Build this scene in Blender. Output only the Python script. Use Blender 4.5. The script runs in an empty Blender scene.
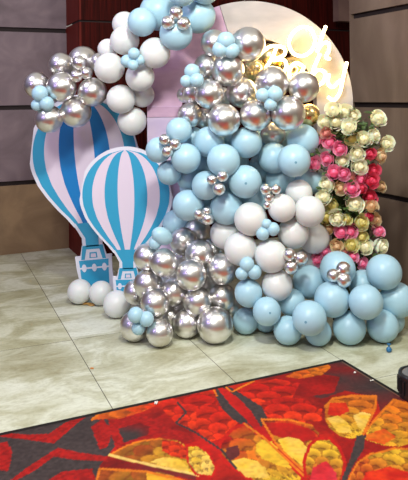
import bpy, bmesh, math, random
import numpy as np
from mathutils import Vector, Matrix
random.seed(7)
C = bpy.context.scene.collection
R = math.radians
SC = bpy.context.scene

# ---------------------------------------------------------------- camera
F, PX, PY, ROLL, CAMH = 655.0, 204.0, 96.0, R(0.7), 1.5
RT = Vector((math.cos(ROLL), 0, -math.sin(ROLL)))
UP = Vector((math.sin(ROLL), 0, math.cos(ROLL)))
FW = Vector((0, 1, 0))
CAM = Vector((0, 0, CAMH))
cam = bpy.data.cameras.new('camera')
co = bpy.data.objects.new('camera', cam)
C.objects.link(co)
m = Matrix((RT, UP, -FW)).transposed().to_4x4()
m.translation = CAM
co.matrix_world = m
cam.sensor_fit = 'AUTO'; cam.sensor_width = 36
cam.lens = F/480*36
cam.shift_y = -(240-PY)/480
SC.camera = co

def P(px, py, D):
    return CAM + RT*((px-PX)/F*D) - UP*((py-PY)/F*D) + FW*D
def FL(px, py, z=0.0):
    d = RT*((px-PX)/F) - UP*((py-PY)/F) + FW
    return CAM + d*((z-CAMH)/d.z)
def YC(px, py, r):           # depth at which a ball rests on the floor
    hor = PY-(px-PX)*math.tan(ROLL)
    return CAMH*F/(py+r-hor)

# ---------------------------------------------------------------- world, lights, exposure
w = bpy.data.worlds.new('world'); SC.world = w; w.use_nodes = True
bgn = w.node_tree.nodes['Background']; bgn.inputs[1].default_value = 0.5
wt = w.node_tree
def wn(t, **k):
    n = wt.nodes.new(t)
    for a, v in k.items(): setattr(n, a, v)
    return n
wtc = wn('ShaderNodeTexCoord'); wsp = wn('ShaderNodeSeparateXYZ'); wt.links.new(wtc.outputs['Generated'], wsp.inputs[0])
wr1 = wn('ShaderNodeValToRGB'); e = wr1.color_ramp.elements      # height: dim hall walls below, pale ceiling above
wm = wn('ShaderNodeMapRange'); wm.inputs[1].default_value = -1; wm.inputs[2].default_value = 1
wt.links.new(wsp.outputs['Z'], wm.inputs[0]); wt.links.new(wm.outputs[0], wr1.inputs[0])
e[0].position = .48; e[0].color = (.30, .25, .22, 1); e[1].position = .86; e[1].color = (1.0, .96, .90, 1)
k = e.new(.62); k.color = (.62, .56, .52, 1)
wr2 = wn('ShaderNodeValToRGB'); e = wr2.color_ramp.elements      # side: violet stage side at the left, warm side at the right
wm2 = wn('ShaderNodeMapRange'); wm2.inputs[1].default_value = -1; wm2.inputs[2].default_value = 1
wt.links.new(wsp.outputs['X'], wm2.inputs[0]); wt.links.new(wm2.outputs[0], wr2.inputs[0])
e[0].position = .12; e[0].color = (.62, .62, 1.0, 1); e[1].position = .85; e[1].color = (1.0, .92, .82, 1); k = e.new(.4); k.color = (1, 1, 1, 1)
wx = wn('ShaderNodeMix', data_type='RGBA', blend_type='MULTIPLY'); wx.inputs[0].default_value = 1
wt.links.new(wr1.outputs[0], wx.inputs[6]); wt.links.new(wr2.outputs[0], wx.inputs[7]); wt.links.new(wx.outputs[2], bgn.inputs[0])
def area(name, loc, target, size, power, col, sy=None):
    l = bpy.data.lights.new(name, 'AREA'); l.energy = power; l.color = col
    l.shape = 'RECTANGLE' if sy else 'DISK'; l.size = size
    if sy: l.size_y = sy
    o = bpy.data.objects.new(name, l); C.objects.link(o); o.location = loc
    o.rotation_euler = (Vector(target)-Vector(loc)).to_track_quat('-Z', 'Y').to_euler()
    return o
area('hall_light_main', (0.0, 1.9, 3.35), (0.15, 3.9, 0.4), 0.4, 78, (0.96, 0.97, 0.90))
area('hall_light_left', (-2.2, 3.6, 3.35), (-0.9, 4.6, 0.6), 0.6, 18, (0.86, 0.80, 1.0))
area('hall_light_right', (2.0, 2.6, 3.35), (0.6, 4.2, 0.4), 0.6, 26, (0.98, 0.95, 0.86))
area('hall_light_near', (-0.9, 0.4, 3.35), (-0.6, 3.2, 0.0), 0.7, 70, (0.96, 0.97, 0.90))
area('stage_light_violet', (-3.3, 1.2, 2.5), (-0.9, 5.0, 1.6), 0.35, 16, (0.5, 0.35, 1.0))
SC.view_settings.view_transform = 'Standard'
SC.view_settings.look = 'None'
SC.view_settings.gamma = 1
SC.view_settings.use_curve_mapping = False
SC.view_settings.exposure = 0.14

# ---------------------------------------------------------------- helpers
def srgb(r, g, b):
    f = lambda c: (c/255/12.92) if c/255 <= .04045 else ((c/255+.055)/1.055)**2.4
    return (f(r), f(g), f(b), 1)
def mat(name, col, rough=.5, metal=0, **k):
    m = bpy.data.materials.new(name); m.use_nodes = True
    b = m.node_tree.nodes['Principled BSDF']
    b.inputs['Base Color'].default_value = col
    b.inputs['Roughness'].default_value = rough
    b.inputs['Metallic'].default_value = metal
    for a, v in k.items(): b.inputs[a.replace('_', ' ')].default_value = v
    return m
def N(m, t, **k):
    n = m.node_tree.nodes.new(t)
    for a, v in k.items(): setattr(n, a, v)
    return n
def L(m, a, b): m.node_tree.links.new(a, b)
def noise_mat(name, c1, c2, scale=4, rough=.6, detail=6, stretch=(1, 1, 1), bump=0, metal=0, c3=None, distortion=0):
    m = mat(name, c1, rough, metal)
    tc = N(m, 'ShaderNodeTexCoord'); mp = N(m, 'ShaderNodeMapping'); mp.inputs['Scale'].default_value = stretch
    nz = N(m, 'ShaderNodeTexNoise'); nz.inputs['Scale'].default_value = scale; nz.inputs['Detail'].default_value = detail
    nz.inputs['Distortion'].default_value = distortion
    cr = N(m, 'ShaderNodeValToRGB')
    cr.color_ramp.elements[0].color = c1; cr.color_ramp.elements[1].color = c2
    cr.color_ramp.elements[0].position = .33; cr.color_ramp.elements[1].position = .67
    if c3:
        e = cr.color_ramp.elements.new(.5); e.color = c3
    L(m, tc.outputs['Object'], mp.inputs[0]); L(m, mp.outputs[0], nz.inputs['Vector'])
    L(m, nz.outputs[0], cr.inputs[0])
    b = m.node_tree.nodes['Principled BSDF']; L(m, cr.outputs[0], b.inputs['Base Color'])
    if bump:
        bp = N(m, 'ShaderNodeBump'); bp.inputs['Strength'].default_value = bump; bp.inputs['Distance'].default_value = .01
        L(m, nz.outputs[0], bp.inputs['Height']); L(m, bp.outputs[0], b.inputs['Normal'])
    return m
def mesh_obj(name, verts, faces, mats, parent=None, fm=None, smooth=False):
    me = bpy.data.meshes.new(name); me.from_pydata([tuple(v) for v in verts], [], faces)
    for q in (mats if isinstance(mats, (list, tuple)) else [mats]): me.materials.append(q)
    if fm: me.polygons.foreach_set('material_index', fm)
    if smooth: me.polygons.foreach_set('use_smooth', [True]*len(me.polygons))
    me.update()
    o = bpy.data.objects.new(name, me); C.objects.link(o)
    if parent: o.parent = parent
    return o
def bm_obj(name, bm, mats, parent=None, smooth=False):
    me = bpy.data.meshes.new(name); bm.to_mesh(me); bm.free()
    for q in (mats if isinstance(mats, (list, tuple)) else [mats]): me.materials.append(q)
    if smooth: me.polygons.foreach_set('use_smooth', [True]*len(me.polygons))
    o = bpy.data.objects.new(name, me); C.objects.link(o)
    if parent: o.parent = parent
    return o
def tag(o, label=None, cat=None, group=None, kind=None):
    if label: o['label'] = label
    if cat: o['category'] = cat
    if group: o['group'] = group
    if kind: o['kind'] = kind
    return o
def empty(name, loc=(0, 0, 0)):
    o = bpy.data.objects.new(name, None); C.objects.link(o); o.location = loc; o.empty_display_size = .05
    return o
class MB:
    def __init__(s): s.v = []; s.f = []; s.m = []
    def add(s, vs, fs, mi=0):
        n = len(s.v); s.v += [Vector(v) for v in vs]; s.f += [tuple(i+n for i in f) for f in fs]; s.m += [mi]*len(fs)
    def frame_box(s, o, a, b, c, mi=0):      # origin and three edge vectors
        o, a, b, c = map(Vector, (o, a, b, c))
        vs = [o, o+a, o+a+b, o+b, o+c, o+a+c, o+a+b+c, o+b+c]
        s.add(vs, [(0, 3, 2, 1), (4, 5, 6, 7), (0, 1, 5, 4), (1, 2, 6, 5), (2, 3, 7, 6), (3, 0, 4, 7)], mi)
    def prism(s, pts, d, mi=0):              # polygon extruded by the vector d
        n = len(pts); d = Vector(d); pts = [Vector(p) for p in pts]
        s.add(pts+[p+d for p in pts], [tuple(range(n)), tuple(range(2*n-1, n-1, -1))]+[(i, i+n, (i+1) % n+n, (i+1) % n) for i in range(n)], mi)
    def tube(s, pts, r, seg=8, mi=0, cap=True):
        pts = [Vector(p) for p in pts]; vs = []; fs = []
        ref = None
        for i, p in enumerate(pts):
            t = (pts[min(i+1, len(pts)-1)]-pts[max(i-1, 0)]).normalized()
            if ref is None: ref = t.orthogonal().normalized()
            ref = (ref-t*ref.dot(t)).normalized(); bn = t.cross(ref)
            for k in range(seg):
                a = 2*math.pi*k/seg; vs.append(p+(ref*math.cos(a)+bn*math.sin(a))*(r[i] if isinstance(r, list) else r))
        for i in range(len(pts)-1):
            for k in range(seg):
                fs.append((i*seg+k, i*seg+(k+1) % seg, (i+1)*seg+(k+1) % seg, (i+1)*seg+k))
        if cap: fs.append(tuple(range(seg-1, -1, -1))); fs.append(tuple((len(pts)-1)*seg+k for k in range(seg)))
        s.add(vs, fs, mi)
    def lathe(s, prof, seg=32, mi=0, loc=(0, 0, 0)):
        vs = []; fs = []; loc = Vector(loc)
        for (r, z) in prof:
            for k in range(seg):
                a = 2*math.pi*k/seg; vs.append(loc+Vector((r*math.cos(a), r*math.sin(a), z)))
        for i in range(len(prof)-1):
            for k in range(seg): fs.append((i*seg+k, i*seg+(k+1) % seg, (i+1)*seg+(k+1) % seg, (i+1)*seg+k))
        s.add(vs, fs, mi)
    def build(s, name, mats, parent=None, smooth=False):
        return mesh_obj(name, s.v, s.f, mats, parent, s.m, smooth)

# ---------------------------------------------------------------- room directions
U = Vector((.911, .413, 0)).normalized(); V = Vector((-.413, .911, 0)).normalized(); Z = Vector((0, 0, 1))
ROOMH = 3.4
# floor: large marble-look tiles
fm = mat('floor_tiles', (.5, .5, .5, 1), .38)
b = fm.node_tree.nodes['Principled BSDF']; b.inputs['Specular IOR Level'].default_value = .35
O0 = FL(72, 340)
tc = N(fm, 'ShaderNodeTexCoord'); mp = N(fm, 'ShaderNodeMapping'); mp.vector_type = 'TEXTURE'
TA = R(22.7); UT = Vector((math.cos(TA), math.sin(TA))); VT = Vector((-math.sin(TA), math.cos(TA)))
mp.inputs['Location'].default_value = (O0.x-UT.x*.665*20-VT.x*1.22*10, O0.y-UT.y*.665*20-VT.y*1.22*10, 0)
mp.inputs['Rotation'].default_value = (0, 0, TA)
br = N(fm, 'ShaderNodeTexBrick'); br.offset = 0; br.squash = 1
br.inputs['Scale'].default_value = 1; br.inputs['Brick Width'].default_value = .665; br.inputs['Row Height'].default_value = 1.22
br.inputs['Mortar Size'].default_value = .0022; br.inputs['Mortar Smooth'].default_value = .1; br.inputs['Bias'].default_value = 0
br.inputs['Color1'].default_value = (.84, .82, .70, 1); br.inputs['Color2'].default_value = (1, 1, 1, 1); br.inputs['Mortar'].default_value = (.16, .14, .12, 1)
n1 = N(fm, 'ShaderNodeTexNoise'); n1.inputs['Scale'].default_value = 2.2; n1.inputs['Detail'].default_value = 9; n1.inputs['Roughness'].default_value = .62; n1.inputs['Distortion'].default_value = .8
st = N(fm, 'ShaderNodeMapping'); st.inputs['Scale'].default_value = (1.1, 1.9, 1)
cr = N(fm, 'ShaderNodeValToRGB'); e = cr.color_ramp.elements
e[0].position = .30; e[0].color = srgb(154, 150, 120); e[1].position = .72; e[1].color = srgb(218, 221, 208)
k = e.new(.47); k.color = srgb(184, 184, 160); k = e.new(.56); k.color = srgb(205, 207, 190)
n2 = N(fm, 'ShaderNodeTexNoise'); n2.inputs['Scale'].default_value = 26; n2.inputs['Detail'].default_value = 6; n2.inputs['Roughness'].default_value = .7
c2 = N(fm, 'ShaderNodeValToRGB'); c2.color_ramp.elements[0].position = .36; c2.color_ramp.elements[0].color = (.72, .70, .66, 1); c2.color_ramp.elements[1].position = .52; c2.color_ramp.elements[1].color = (1, 1, 1, 1)
mx = N(fm, 'ShaderNodeMix', data_type='RGBA', blend_type='MULTIPLY'); mx.inputs[0].default_value = 1
mx2 = N(fm, 'ShaderNodeMix', data_type='RGBA', blend_type='MULTIPLY'); mx2.inputs[0].default_value = .55
L(fm, tc.outputs['Object'], mp.inputs[0]); L(fm, mp.outputs[0], br.inputs['Vector']); L(fm, mp.outputs[0], st.inputs[0])
L(fm, st.outputs[0], n1.inputs['Vector']); L(fm, st.outputs[0], n2.inputs['Vector'])
L(fm, n1.outputs[0], cr.inputs[0]); L(fm, n2.outputs[0], c2.inputs[0])
L(fm, cr.outputs[0], mx.inputs[6]); L(fm, br.outputs[0], mx.inputs[7])
L(fm, mx.outputs[2], mx2.inputs[6]); L(fm, c2.outputs[0], mx2.inputs[7])
L(fm, mx2.outputs[2], b.inputs['Base Color'])
fl = MB(); fl.frame_box((-6, -5, -.1), (12.5, 0, 0), (0, 14, 0), (0, 0, .1))
tag(fl.build('floor', fm), kind='structure')

stone_l = noise_mat('mauve_stone', srgb(98, 82, 88), srgb(130, 112, 118), 2.6, .6, 9, (1, 1, 1), .15, c3=srgb(112, 95, 102), distortion=1.0)
stone_low = noise_mat('ochre_stone', srgb(124, 98, 72), srgb(158, 130, 98), 2.6, .6, 9, (1, 1, 1), .15, c3=srgb(138, 112, 84), distortion=1.0)
stone_r = noise_mat('brown_grey_stone', srgb(112, 92, 78), srgb(138, 118, 102), 3.0, .6, 9, (1, 1, .35), .12, c3=srgb(124, 104, 89), distortion=.6)
groove_m = mat('groove_shadow_gap', srgb(34, 22, 22), .8)
wood_m = noise_mat('dark_red_wood', srgb(40, 9, 7), srgb(70, 17, 13), 9, .35, 5, (6, 6, .25), 0, c3=srgb(54, 13, 10))
wood_l = noise_mat('red_wood_lit_side', srgb(82, 28, 24), srgb(112, 42, 36), 9, .35, 5, (6, 6, .25))  # same wood, painted lighter where light falls on the pier's side face
GZ = [.68, 1.41, 2.165, 2.92]; GH = .022
for wq_ in (wood_m, wood_l): wq_.node_tree.nodes['Principled BSDF'].inputs['Specular IOR Level'].default_value = .05; wq_.node_tree.nodes['Principled BSDF'].inputs['Roughness'].default_value = .55
def stone_wall(name, p0, p1, back, mats):
    """ stone slabs stacked with recessed dark joints, one mesh """
    p0 = Vector(p0); p1 = Vector(p1); d = p1-p0; n = Vector(back).normalized()
    mb = MB()
    mb.frame_box(p0+n*.03, d, n*.25, Z*ROOMH, 2)
    zs = [0]+GZ+[ROOMH]
    for i in range(len(zs)-1):
        a = zs[i]+(GH if i else 0); bz = zs[i+1]-(GH if i < len(zs)-2 else 0)
        mb.frame_box(p0+Z*a, d, n*.03, Z*(bz-a), mats(i))
    return mb
pA = Vector((-1.953, 6.27, 0)); corner = Vector((-1.365, 6.536, 0))
mb = stone_wall('wall_left', pA-U*3.2, corner, V, lambda i: 1 if i == 0 else 0)
tag(mb.build('wall_left', [stone_l, stone_low, groove_m]), kind='structure')
# wooden pier and panelling behind the arch
pier = corner-V*.53
mb = MB()
zs = [0, 1.33, 2.20, ROOMH]
mb.frame_box(pier+V*.02+U*.01, U*3.6, V*.3, Z*ROOMH, 1)
for i in range(3):
    a = zs[i]+(.02 if i else 0)
    mb.frame_box(pier+Z*a, U*3.6, V*.02, Z*(zs[i+1]-a), 0)
mb2 = MB()
for i in range(3):
    a = zs[i]+(.02 if i else 0)
    mb2.frame_box(pier+Z*a, V*.56, U*.02-V*.001, Z*(zs[i+1]-a), 0)
tag(mb.build('wall_back', [wood_m, groove_m]), kind='structure')
o = mb2.build('trim_1', [wood_l]); tag(o, kind='structure')
# right column
cr0 = Vector((1.557, 5.0, 0)); ccor = Vector((1.272, 5.63, 0))
mb = stone_wall('wall_right', ccor, ccor-V*3.2, U, lambda i: 0)
mb.frame_box(ccor+U*.0+V*.002, U*1.2, V*.02, Z*ROOMH, 0)
tag(mb.build('wall_right', [stone_r, stone_low, groove_m]), kind='structure')
# bulkhead seen beside the column above the panelling
q = P(339, 40, 6.95); q.z = 2.28
mb = MB(); mb.frame_box(q, U*.6, V*.10, Z*(ROOMH-2.28), 0)
tag(mb.build('trim_2', [noise_mat('bulkhead_stone', srgb(96, 70, 66), srgb(120, 92, 84), 3)]), kind='structure')

# ---------------------------------------------------------------- carpet
KC = FL(342.7, 360.4)
fine_s = np.arange(0, 2.30, .006); fine_t = np.arange(0, 1.70, .007)
Ss = np.concatenate([fine_s, np.arange(2.30, 6.4, .05)]); Ts = np.concatenate([fine_t, np.arange(1.70, 7.0, .05)])
gs, gt = np.meshgrid(Ss, Ts)                     # s runs along -U, t along -V
X = KC.x-U.x*gs-V.x*gt; Y = KC.y-U.y*gs-V.y*gt
def tri(a, L_): a = np.mod(a, 2*L_); return np.where(a > L_, 2*L_-a, a)
fs_, ft_ = tri(gs, 2.30), tri(gt, 1.70)
fx = KC.x-U.x*fs_-V.x*ft_; fy = KC.y-U.y*fs_-V.y*ft_
def proj(x, y, z=0.0):
    dx, dy, dz = x, y, z-CAMH
    cx = dx*RT.x+dz*RT.z; cy = dx*UP.x+dz*UP.z
    return PX+F*cx/dy, PY-F*cy/dy
fyc = np.maximum(fy, .5)
qx, qy = proj(fx, fyc)
def hsh(a, b, c=0): v = np.sin(a*127.1+b*311.7+c*74.7)*43758.5453; return v-np.floor(v)
def vnoise(x, y, s):
    x = x*s; y = y*s; xi = np.floor(x); yi = np.floor(y); xf = x-xi; yf = y-yi
    xf = xf*xf*(3-2*xf); yf = yf*yf*(3-2*yf)
    return (hsh(xi, yi)*(1-xf)+hsh(xi+1, yi)*xf)*(1-yf)+(hsh(xi, yi+1)*(1-xf)+hsh(xi+1, yi+1)*xf)*yf
nA = vnoise(fx+9, fy+3, 9); nB = vnoise(fx+5, fy+7, 28); nC = vnoise(fx+5, fy+2, 80)
def c3(r, g, b): return np.array(srgb(r, g, b)[:3])
RED, DRED, ORED, ORG, YEL, CRM, GRY, BRN, PNK = c3(196, 20, 12), c3(128, 14, 14), c3(226, 56, 14), c3(226, 120, 26), c3(238, 190, 50), c3(244, 206, 120), c3(62, 52, 56), c3(150, 66, 20), c3(236, 60, 90)
col = np.zeros(qx.shape+(3,))
def inpoly(pts):
    ins = np.zeros(qx.shape, bool); n = len(pts)
    for i in range(n):
        x1, y1 = pts[i]; x2, y2 = pts[(i+1) % n]
        if y1 == y2: continue
        ins ^= ((y1 > qy) != (y2 > qy)) & (qx < (x2-x1)*(qy-y1)/(y2-y1)+x1)
    return ins
def put(mask, c, amt=1.0):
    if isinstance(c, np.ndarray) and c.ndim == 1: c = np.broadcast_to(c, col.shape)
    a = mask.astype(float)*amt
    col[:] = col*(1-a[..., None])+c*a[..., None]
def lerp(a, b, t): t = np.clip(t, 0, 1)[..., None]; return a*(1-t)+b*t
def scallop(apex, dr, k, inner, outer, r0, r1, edge=.12, dark=None):
    ap = FL(*apex); dx = fx-ap.x; dy = fy-ap.y; r = np.hypot(dx, dy); th = np.arctan2(dy, dx)
    rr = r/dr; a0 = th*k
    tt = np.mod(a0+.5*np.mod(np.floor(rr), 2), 1); lift = .55*(1-(2*tt-1)**2)
    row = np.floor(rr-lift+.55); a1 = a0+.5*np.mod(row, 2); tt = np.mod(a1, 1)
    h = rr+.55-.55*(1-(2*tt-1)**2)-row
    rnd = hsh(row, np.floor(a1), k)
    c = lerp(inner, outer, (r-r0)/(r1-r0)+(rnd-.5)*.5)
    c = c*(.50+.62*np.clip(h, 0, 1)**.8)[..., None]*(.85+.3*nB)[..., None]
    dark = DRED*.6 if dark is None else dark
    e = ((np.abs(h-np.round(h)) < edge*.7) | (np.minimum(tt, 1-tt) < edge*.35))
    return lerp(c, np.broadcast_to(dark, c.shape), e*.55)
def line(pts, wdt, c):
    for (x1, y1), (x2, y2) in zip(pts[:-1], pts[1:]):
        dx, dy = x2-x1, y2-y1; t = np.clip(((qx-x1)*dx+(qy-y1)*dy)/(dx*dx+dy*dy), 0, 1)
        put(np.hypot(qx-x1-t*dx, qy-y1-t*dy) < wdt, c)
# ground: red scalloped field, grey at the left and at the far corner
put(np.ones(qx.shape, bool), scallop((250, 560), .15, 3, RED, lerp(DRED, ORED, nA), .2, 1.8, .08))
put(np.ones(qx.shape, bool), lerp(DRED, RED, nA*1.4-.2), .55)
gl = [(-200, 600), (-200, 380), (0, 426), (92, 408), (118, 405), (112, 425), (120, 440), (112, 452), (100, 466), (96, 482), (96, 600)]
put(inpoly(gl), lerp(GRY, GRY*1.25, nC))
rb = lerp(c3(150, 18, 16), c3(176, 22, 18), nC)
for pl in ([(-30, 430), (0, 434), (30, 436), (49, 435), (65, 424), (89, 414), (96, 411), (78, 424), (54, 445), (27, 441), (0, 438), (-30, 436)],
           [(58, 449), (80, 454), (108, 458), (108, 463), (73, 461), (54, 458), (35, 472), (16, 482), (10, 482), (27, 469)],
           [(-10, 446), (8, 443), (12, 455), (10, 466), (8, 473), (-10, 470)], [(91, 428), (103, 420), (112, 432), (108, 448), (100, 451)],
           [(46, 483), (62, 473), (92, 470), (96, 483)], [(108, 420), (140, 414), (190, 440), (150, 442), (118, 452), (112, 440)]):
    put(inpoly(pl), rb)
put(inpoly([(118, 430), (140, 424), (150, 428), (148, 436), (124, 444)]), lerp(DRED, GRY, nA*2-.5))
put(inpoly([(308, 368), (343, 360), (408, 404), (420, 420), (384, 424), (376, 398), (345, 392), (322, 400), (300, 394), (322, 380)]), lerp(GRY, DRED, nA*.9))
put(inpoly([(280, 376), (300, 372), (340, 378), (334, 394), (306, 398), (284, 390)]), lerp(DRED, RED, nA))
# red orange scalloped heads along the far edge
for ap, pl in (((200, 440), [(160, 402), (172, 396), (188, 393), (205, 391), (216, 392), (218, 404), (212, 424), (196, 432), (176, 424), (165, 414)]),
               ((262, 425), [(232, 394), (254, 384), (276, 380), (300, 384), (292, 400), (268, 408), (250, 404)]),
               ((300, 440), [(262, 404), (282, 398), (304, 400), (322, 410), (322, 422), (300, 424), (272, 420), (260, 414)]),
               ((240, 450), [(196, 412), (214, 404), (228, 412), (238, 424), (222, 440), (208, 444), (196, 430)])):
    put(inpoly(pl), scallop(ap, .085, 2.2, ORED*1.25, RED*1.1, .0, .5, .12))
put(inpoly([(92, 421), (104, 409), (135, 402), (160, 397), (166, 399), (158, 406), (140, 414), (120, 420)]), scallop((175, 410), .08, 3, ORED, ORG*.9, .05, .5, .14, BRN))
line([(92, 421), (106, 409)], 1.0, ORG)
put(inpoly([(285, 378), (300, 370), (326, 365), (331, 369), (322, 376), (300, 380)]), scallop((300, 400), .05, 4, ORED, ORG*1.05, .0, .4, .14, BRN))
line([(300, 371), (326, 365), (330, 368), (318, 372)], .7, ORG)
# spindle star
put(inpoly([(216, 386), (230, 388), (246, 398), (262, 408), (268, 420), (260, 430), (246, 428), (232, 420), (222, 410), (216, 398)]), lerp(GRY, GRY*1.3, nC))
put(inpoly([(215, 387), (226, 390), (239, 400), (250, 411), (261, 428), (300, 470), (306, 480), (258, 434), (243, 418), (229, 404)]), lerp(c3(170, 12, 16), c3(200, 24, 20), nA))
line([(212, 387.5), (217, 397)], .8, ORG); line([(221.6, 385), (232, 393), (254, 382)], .8, ORG)
# big petals
def petal(pl, apex, inner, outer, r0, r1, dr=.06, k=3.5, rim=ORED, rw=1.0, dark=None):
    put(inpoly(pl), scallop(apex, dr, k, inner, outer, r0, r1, .12, dark))
    if rim is not None: line(pl+[pl[0]], rw, rim)
petal([(109.4, 456.3), (127, 447), (140, 442.5), (162, 440), (178, 442), (189, 450), (200, 462), (202, 477), (189, 475), (162, 469), (132, 462)], (215, 482), YEL, BRN*1.25, .05, .45, .07, 4, None, 1, BRN*.7)
put(inpoly([(162, 441), (178, 443), (188, 450), (188, 461), (172, 458), (162, 452)]), scallop((190, 470), .05, 3, ORED, ORED, .0, .3))
put(inpoly([(150, 463), (162, 459), (178, 460), (188, 468), (188, 475), (170, 470)]), lerp(YEL, CRM, nA))
line([(109.4, 456.3), (127, 447), (140, 442.5), (162, 440)], .9, ORG); line([(109.4, 456.3), (132, 462), (162, 469), (200, 477)], 1.3, CRM)
petal([(95, 486), (100, 470.3), (146, 473), (181, 480), (200, 486)], (230, 496), YEL, BRN*1.3, .05, .45, .07, 4, None, 1, BRN*.7)
put(inpoly([(146, 474), (160, 473), (182, 481), (182, 490), (148, 490)]), lerp(YEL, ORG, nA))
line([(96, 484), (100, 470.3), (146, 473), (200, 486)], 1.2, ORG)
put(inpoly([(132, 464), (162, 470), (196, 477), (196, 482), (176, 478), (146, 472), (118, 468)]), lerp(DRED, GRY*.8, nA), .8)
petal([(187, 447), (198, 447), (209, 455), (216, 470), (212, 478), (196, 476), (188, 464)], (214, 484), CRM, YEL, .0, .25, .05, 4, RED, 1)
petal([(261.5, 420.7), (289, 421), (312, 427), (324, 440), (318, 462), (309, 478), (300, 470), (278, 448), (270, 434.7)], (312, 486), YEL, RED, .05, .45, .085, 3, None)
put(inpoly([(264, 424), (289, 424), (310, 430), (318, 440), (300, 444), (284, 440), (272, 436)]), lerp(DRED, RED, nA))
put(inpoly([(278, 441), (288, 438), (300, 441), (308, 450), (308, 470), (300, 466), (284, 452)]), lerp(YEL, CRM, nB*.5))
line([(261.5, 420.7), (289, 421), (312, 427)], 1.0, ORG); line([(261.5, 420.7), (270, 434.7), (278, 448), (308, 476.5)], 1.1, ORG)
petal([(244.5, 425.3), (267, 441.4), (302, 478), (302, 486), (258, 486), (246, 478), (230, 467), (220, 456), (220, 444), (232, 430.6)], (300, 488), YEL, RED, .05, .45, .085, 3, RED, 1.6)
put(inpoly([(226, 450), (238, 446), (240, 456), (232, 462), (226, 460)]), lerp(DRED, GRY, nA))
put(inpoly([(256, 446), (262, 441), (272, 443), (284, 458), (292, 470), (276, 466), (262, 460), (256, 452)]), lerp(YEL, YEL*.85, nB))
put(inpoly([(230, 463), (244, 459), (256, 462), (266, 470), (270, 480), (246, 479)]), lerp(YEL, CRM, nB*.6))
put(inpoly([(246, 452), (254, 452), (258, 462), (248, 460)]), ORG)
line([(244.5, 425.3), (267, 441.4), (304, 478)], 1.1, ORG)
petal([(333, 399.7), (352, 397), (376, 397.5), (375, 410), (363, 436), (352, 440), (340, 438), (330, 430), (325, 421), (325, 408)], (361, 440), YEL, ORG*.95, .03, .28, .075, 2.6, None)
put(inpoly([(330, 404), (346, 404), (350, 412), (338, 418), (327, 416)]), lerp(RED, ORED, nB))
put(inpoly([(353, 417), (362, 413), (373, 416), (364, 434), (358, 428)]), lerp(YEL, CRM, nB))
put(inpoly([(327, 420), (338, 417), (348, 424), (352, 434), (338, 434)]), lerp(YEL, CRM, nB*.6))
line([(325, 408), (333, 399.7), (352, 397), (376, 397.5), (375, 410), (363, 436)], 1.1, ORG)
petal([(393.7, 401), (420, 408), (420, 442), (400, 448), (384, 447), (365, 441), (366, 435), (379, 416)], (362, 440), YEL, ORG*1.05, .03, .3, .075, 2.6, None)
put(inpoly([(366, 436), (384, 430), (396, 438), (384, 446), (366, 441)]), lerp(ORED, ORG, nB))
line([(363, 436), (379, 416), (393.7, 401), (420, 408)], 1.1, ORG)
put(inpoly([(334, 436), (352, 440), (362, 438), (368, 443), (392, 450), (366, 456), (352, 470), (344, 482), (345, 462), (340, 448)]), lerp(DRED, RED, nA*.7))
petal([(318, 440), (330, 440), (340, 450), (345, 464), (342, 486), (306, 486), (304, 462), (310, 446)], (324, 492), RED, YEL, .08, .3, .06, 3.5, RED, 1.6)
put(inpoly([(312, 470), (326, 462), (336, 474), (338, 486), (310, 486)]), lerp(RED, PNK, nA))
petal([(350, 478), (358, 464), (370, 456), (395, 449.5), (425, 452), (425, 486), (348, 490)], (360, 492), RED, YEL, .08, .4, .065, 3, ORG, 1)
put(inpoly([(366, 474), (390, 468), (410, 474), (410, 486), (360, 486)]), lerp(RED, ORED, nB))
put(inpoly([(357, 437), (366, 436), (364, 450), (354, 466), (346, 484), (340, 484), (350, 460)]), lerp(GRY, GRY*1.2, nC))
line([(178, 404), (186, 414), (176, 424), (196, 434), (222, 452), (236, 470)], 1.0, GRY)
for pl in ([(0, 428), (13, 425), (11, 430), (2, 431)], [(70, 415), (90, 410), (80, 415)]): put(inpoly(pl), ORG)
col *= (.52+.30*nC+.12*nA)[..., None]; col[..., 1] *= .95; col[..., 2] *= .8
edge = np.minimum(gs, gt)
put(edge < .022, np.array(srgb(26, 20, 18)[:3])); put((edge > .022) & (edge < .027), np.array(srgb(120, 96, 76)[:3]), .7)
ny, nx = gs.shape
verts = np.stack([X, Y, np.full_like(X, .006)], -1).reshape(-1, 3)
idx = np.arange(nx*ny).reshape(ny, nx)
faces = np.stack([idx[:-1, :-1], idx[1:, :-1], idx[1:, 1:], idx[:-1, 1:]], -1).reshape(-1, 4)
# thickness along the two visible edges
e1 = idx[0, :]; e2 = idx[:, 0]; nv = len(verts)
v1 = verts[e1].copy(); v1[:, 2] = 0; v2 = verts[e2].copy(); v2[:, 2] = 0
verts = np.concatenate([verts, v1, v2]); k1 = nv+np.arange(nx); k2 = nv+nx+np.arange(ny)
faces = np.concatenate([faces, np.stack([e1[:-1], e1[1:], k1[1:], k1[:-1]], -1), np.stack([e2[1:], e2[:-1], k2[:-1], k2[1:]], -1)])
pcol = np.clip(col, 0, 1).reshape(-1, 3); pcol = np.concatenate([pcol, pcol[e1], pcol[e2]])
me = bpy.data.meshes.new('carpet')
me.vertices.add(len(verts)); me.vertices.foreach_set('co', verts.ravel())
me.loops.add(faces.size); me.loops.foreach_set('vertex_index', faces.ravel().astype(np.int32))
me.polygons.add(len(faces)); me.polygons.foreach_set('loop_start', np.arange(0, faces.size, 4, dtype=np.int32)); me.polygons.foreach_set('loop_total', np.full(len(faces), 4, np.int32))
me.update(calc_edges=True)
ca = me.color_attributes.new('pattern', 'FLOAT_COLOR', 'POINT')
ca.data.foreach_set('color', np.concatenate([pcol, np.ones((len(pcol), 1))], 1).ravel())
cm = mat('printed_carpet', (.5, .05, .02, 1), .75)
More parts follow.
